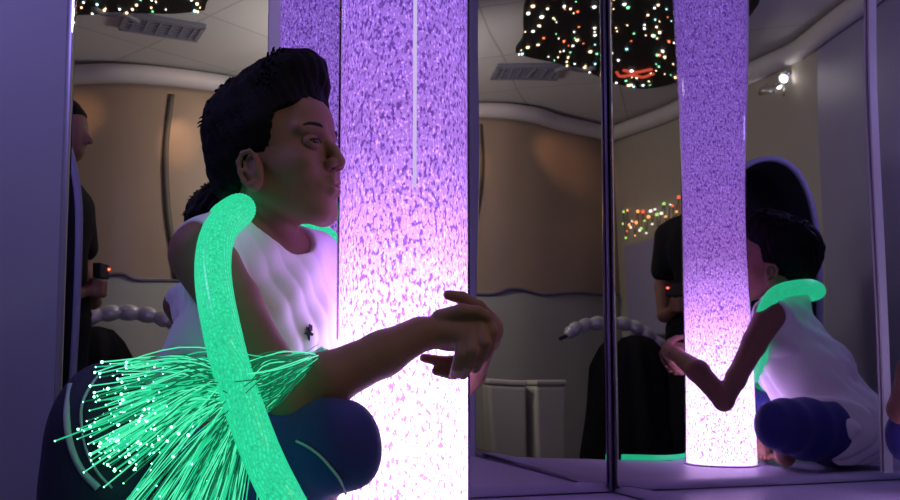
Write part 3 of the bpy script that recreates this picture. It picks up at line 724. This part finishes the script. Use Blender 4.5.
# ------------------------------------------------------------------ rear of the room
for i, (x, y, w, rz, lab) in enumerate(((.38, -1.20, .20, .15, 'grey cream padded cube by the rear wall, the wider left one in the mirror'), (.155, -1.26, .19, .45, 'paler cream padded cube by the rear wall, the right one in the mirror'))):
    c = tag(empty('padded_cube', (x, y, ZF), rz), lab, 'stool', 'padded cubes by the rear wall')
    bevel(MB().box((x, y, ZF + .27), (w, w, .54), rz).build('body', M_cream if i else mat('grey_cream_vinyl', (.46, .44, .38), .5), c, smooth=False), .02)
    bevel(MB().box((x, y, ZF + .555), (w + .006, w + .006, .03), rz).build('lid', M_cream, c, smooth=False), .012)
# string of coloured bulbs on the left wall
sl = tag(empty('string_lights', (-.6, -1.65, 1.2)), 'tangle of small orange and green bulbs on the wall beside the tube', 'string lights')
wcol = [emis('bulb_orange', (1, .42, .12), 2.2), emis('bulb_green', (.5, .9, .2), 1.6), emis('bulb_white', (.9, .9, .75), 2), emis('bulb_red', (1, .16, .06), 1.6)]
A_, B_ = np.array([-.46, -2.06]), np.array([-.78, -1.2]); wn = unit((.935, .355))
wire = []
for i in range(46):
    t = i / 45; p = A_ + (B_ - A_) * t + wn[:2] * .015; z = 1.22 + .06 * math.sin(i * 1.9) + random.uniform(-.04, .04)
    wire.append((p[0], p[1], z))
    MB().ball(wire[-1], random.uniform(.006, .012), 6).build('bulb', random.choices(wcol, [5, 2, 2, 2])[0], sl)
MB().tube(wire, .0025, 5).build('wire', M_dark, sl)
pp_ = unit(B_ - A_); ctr = (A_ + B_) / 2 + wn * .03
pad = MB().box((ctr[0], ctr[1], .78), (.80, .05, .62), math.atan2(pp_[1], pp_[0])).build('wall_pad', M_lav, smooth=False); bevel(pad, .02)
tag(pad, 'dark lavender padded panel below the small coloured bulbs', 'wall pad')

# dark draped stand with a ribbed silver hose over it
ds = tag(empty('draped_stand', (-.17, -.33, ZF)), 'black cloth hanging over a stand reflected beside the purple tube', 'draped stand')
prof = [(.20, ZF + .01), (.19, -.15), (.175, .02), (.165, .15), (.15, .26), (.12, .34), (.08, .385), (.03, .40), (1e-3, .40)]
v, f = [], []; n = 72
for i, (r, z) in enumerate(prof):
    for k in range(n):
        q = 6.283 * k / n; w = 1 + (.10 * math.sin(q * 9 + z * 3) + .07 * math.sin(q * 23 + z * 19) + random.uniform(-.035, .035)) * (1 if i < 5 else .3)
        v.append((-.17 + r * 1.1 * w * math.cos(q), -.33 + r * .8 * w * math.sin(q), z + (.02 * math.sin(q * 13) if i == 0 else 0) + .02))
for i in range(len(prof) - 1):
    for k in range(n): f.append((i * n + k, i * n + (k + 1) % n, (i + 1) * n + (k + 1) % n, (i + 1) * n + k))
link('cloth', v, f, M_black, ds)
hz_ = tag(empty('ribbed_hose', (-.03, -.32, .44)), 'shiny silver ribbed hose lying over the black draped stand', 'hose')
hp = spline([(.16, -.24, .42), (.12, -.27, .45), (.04, -.31, .472), (-.06, -.33, .478), (-.16, -.34, .462), (-.25, -.35, .42), (-.33, -.36, .35)], 14)
MB().tube(hp, [.026 + .010 * abs(math.sin(i * .30)) - (.012 if i < 8 else 0) for i in range(len(hp))], 16).build('tubing', M_silver, hz_)
MB().tube([hp[0] + (.03, .02, -.012), hp[2]], .009, 10).build('nozzle', M_dark, hz_)

# hooded black chair with a pale rim
hc = tag(empty('hooded_chair', (-.562, .42, ZF)), 'tall black hooded chair with pale arched rim behind the boy in the mirror', 'chair')
cx, cy = -.575, .40; top = 1.10
def arch(r, dy, inset=0):
    pts = []
    for k in range(33):
        a = math.pi * k / 32; pts.append((cx + (r - inset) * math.cos(a), cy + dy, top - .42 + (.42 - inset) * math.sin(a) ** .8))
    return [(cx + r - inset, cy + dy, ZF + .02)] + pts + [(cx - r + inset, cy + dy, ZF + .02)]
ar0, ar1 = arch(.175, .0), arch(.16, -.13, .01)
v = ar0 + ar1; n = len(ar0); f = [(i, i + 1, n + i + 1, n + i) for i in range(n - 1)] + [tuple(range(n, 2 * n))]
sh = link('shell', v, f, M_black, hc); s_ = sh.modifiers.new('t', 'SOLIDIFY'); s_.thickness = .012
MB().tube(ar0, .012, 10).build('rim', M_lav, hc)
bevel(MB().box((cx, cy - .06, .0), (.27, .15, .12)).build('seat', M_black, hc, smooth=False), .02)

# standing adult
ad = tag(empty('person', (-.385, .044, ZF)), 'dark-haired person in black clothes standing at the far left of the mirror', 'person')
af = unit((.81, .58, 0)); al = unit((-.58, .81, 0)); AR = np.stack([af, al, (0, 0, 1)], 1); ac = np.array([-.385, .044, 0])
def A(x, y, z): return ac + af * x + al * y + np.array([0, 0, z])
AF = Field((-.72, -.28, ZF), (-.10, .40, 1.25), .009)
for s in (-1, 1):
    AF.chain([A(0, s * .08, .42), A(.01, s * .085, .06), A(-.01, s * .085, ZF + .07)], [.08, .055, .038], .03)
    AF.chain([A(-.03, s * .085, ZF + .04), A(.11, s * .09, ZF + .03)], [.035, .028], .02)
AF.ell(A(0, 0, .47), (.09, .14, .10), AR, .03); AF.ell(A(0, 0, .62), (.08, .12, .14), AR, .05); AF.ell(A(0, 0, .80), (.095, .145, .14), AR, .05)
AF.cap(A(-.01, -.14, .89), A(-.01, .14, .89), .045, .045, .04); AT = AF.copy()
AF.cap(A(-.01, 0, .9), A(.0, 0, 1.02), .046, .045, .02)
AF.ell(A(0, 0, 1.12), (.088, .070, .085), AR, .02); AF.ell(A(.035, 0, 1.06), (.05, .05, .065), AR, .02)
AF.cap(A(.08, 0, 1.10), A(.10, 0, 1.07), .009, .012, .012)
for s in (-1, 1):
    AF.chain([A(-.01, s * .175, .87), A(.00, s * .20, .64), A(.08, s * .13, .50), A(.11, s * .06, .52)], [.045, .037, .028, .022], .015)
    AF.ell(A(.125, s * .04, .53), (.03, .02, .02), AR, .01)
    for i in range(4): AF.chain([A(.14, s * .038, .515 + i * .016), A(.165, s * .017, .515 + i * .016), A(.155, -s * .004, .515 + i * .016)], [.0105, .0095, .0085], .003)
    AF.chain([A(.115, s * .03, .55), A(.13, s * .012, .575)], [.011, .009], .004)
    AF.ell(A(0, s * .072, 1.09), (.014, .01, .028), AR, .006)
AF.build('body', M_skin, ad, 1)
X, Y, Z = AT.all(); AT.chain([A(-.01, -.175, .87), A(0, -.19, .72)], [.05, .048], .02); AT.chain([A(-.01, .175, .87), A(0, .19, .72)], [.05, .048], .02)
G = AT.F.copy(); AT.F = np.maximum(G - .012 - .004 * noise3(X, Y, Z, 50, 4), .44 - Z).astype(np.float32); AT.cap(A(0, 0, .96), A(0, 0, 1.1), .06, .07, .004, 'sub'); AT.build('shirt', M_black, ad, 1)
AT.F = np.maximum(G - .010 - .004 * noise3(X, Y, Z, 50, 6), np.maximum(Z - .46, ZF + .05 - Z)).astype(np.float32); AT.build('trousers', M_black, ad, 1)
AH = Field(A(0, 0, 1.12) - .15, A(0, 0, 1.12) + .15, .006)
AH.ell(A(-.012, 0, 1.135), (.098, .082, .092), AR, .02); X, Y, Z = AH.all(); hx = (X - ac[0]) * af[0] + (Y - ac[1]) * af[1]
AH.F = np.maximum(AH.F + .004 * noise3(X, Y, Z, 150, 8), np.maximum(hx - np.where(Z > 1.14, .03 + (Z - 1.14) * 2.5, .03), 1.05 - Z)).astype(np.float32); AH.build('hair', M_hair, ad, 1)
cd = tag(empty('compact_camera', tuple(A(.155, 0, .575))), 'small dark camera with a red light held by the standing person', 'camera')
bevel(MB().box(A(.155, 0, .605), (.03, .09, .055), math.atan2(af[1], af[0])).build('body', M_dark, cd, smooth=False), .005)
MB().ball(A(.172, -.03, .615), .005, 8).build('indicator', emis('red_led', (1, .1, .05), 6), cd)
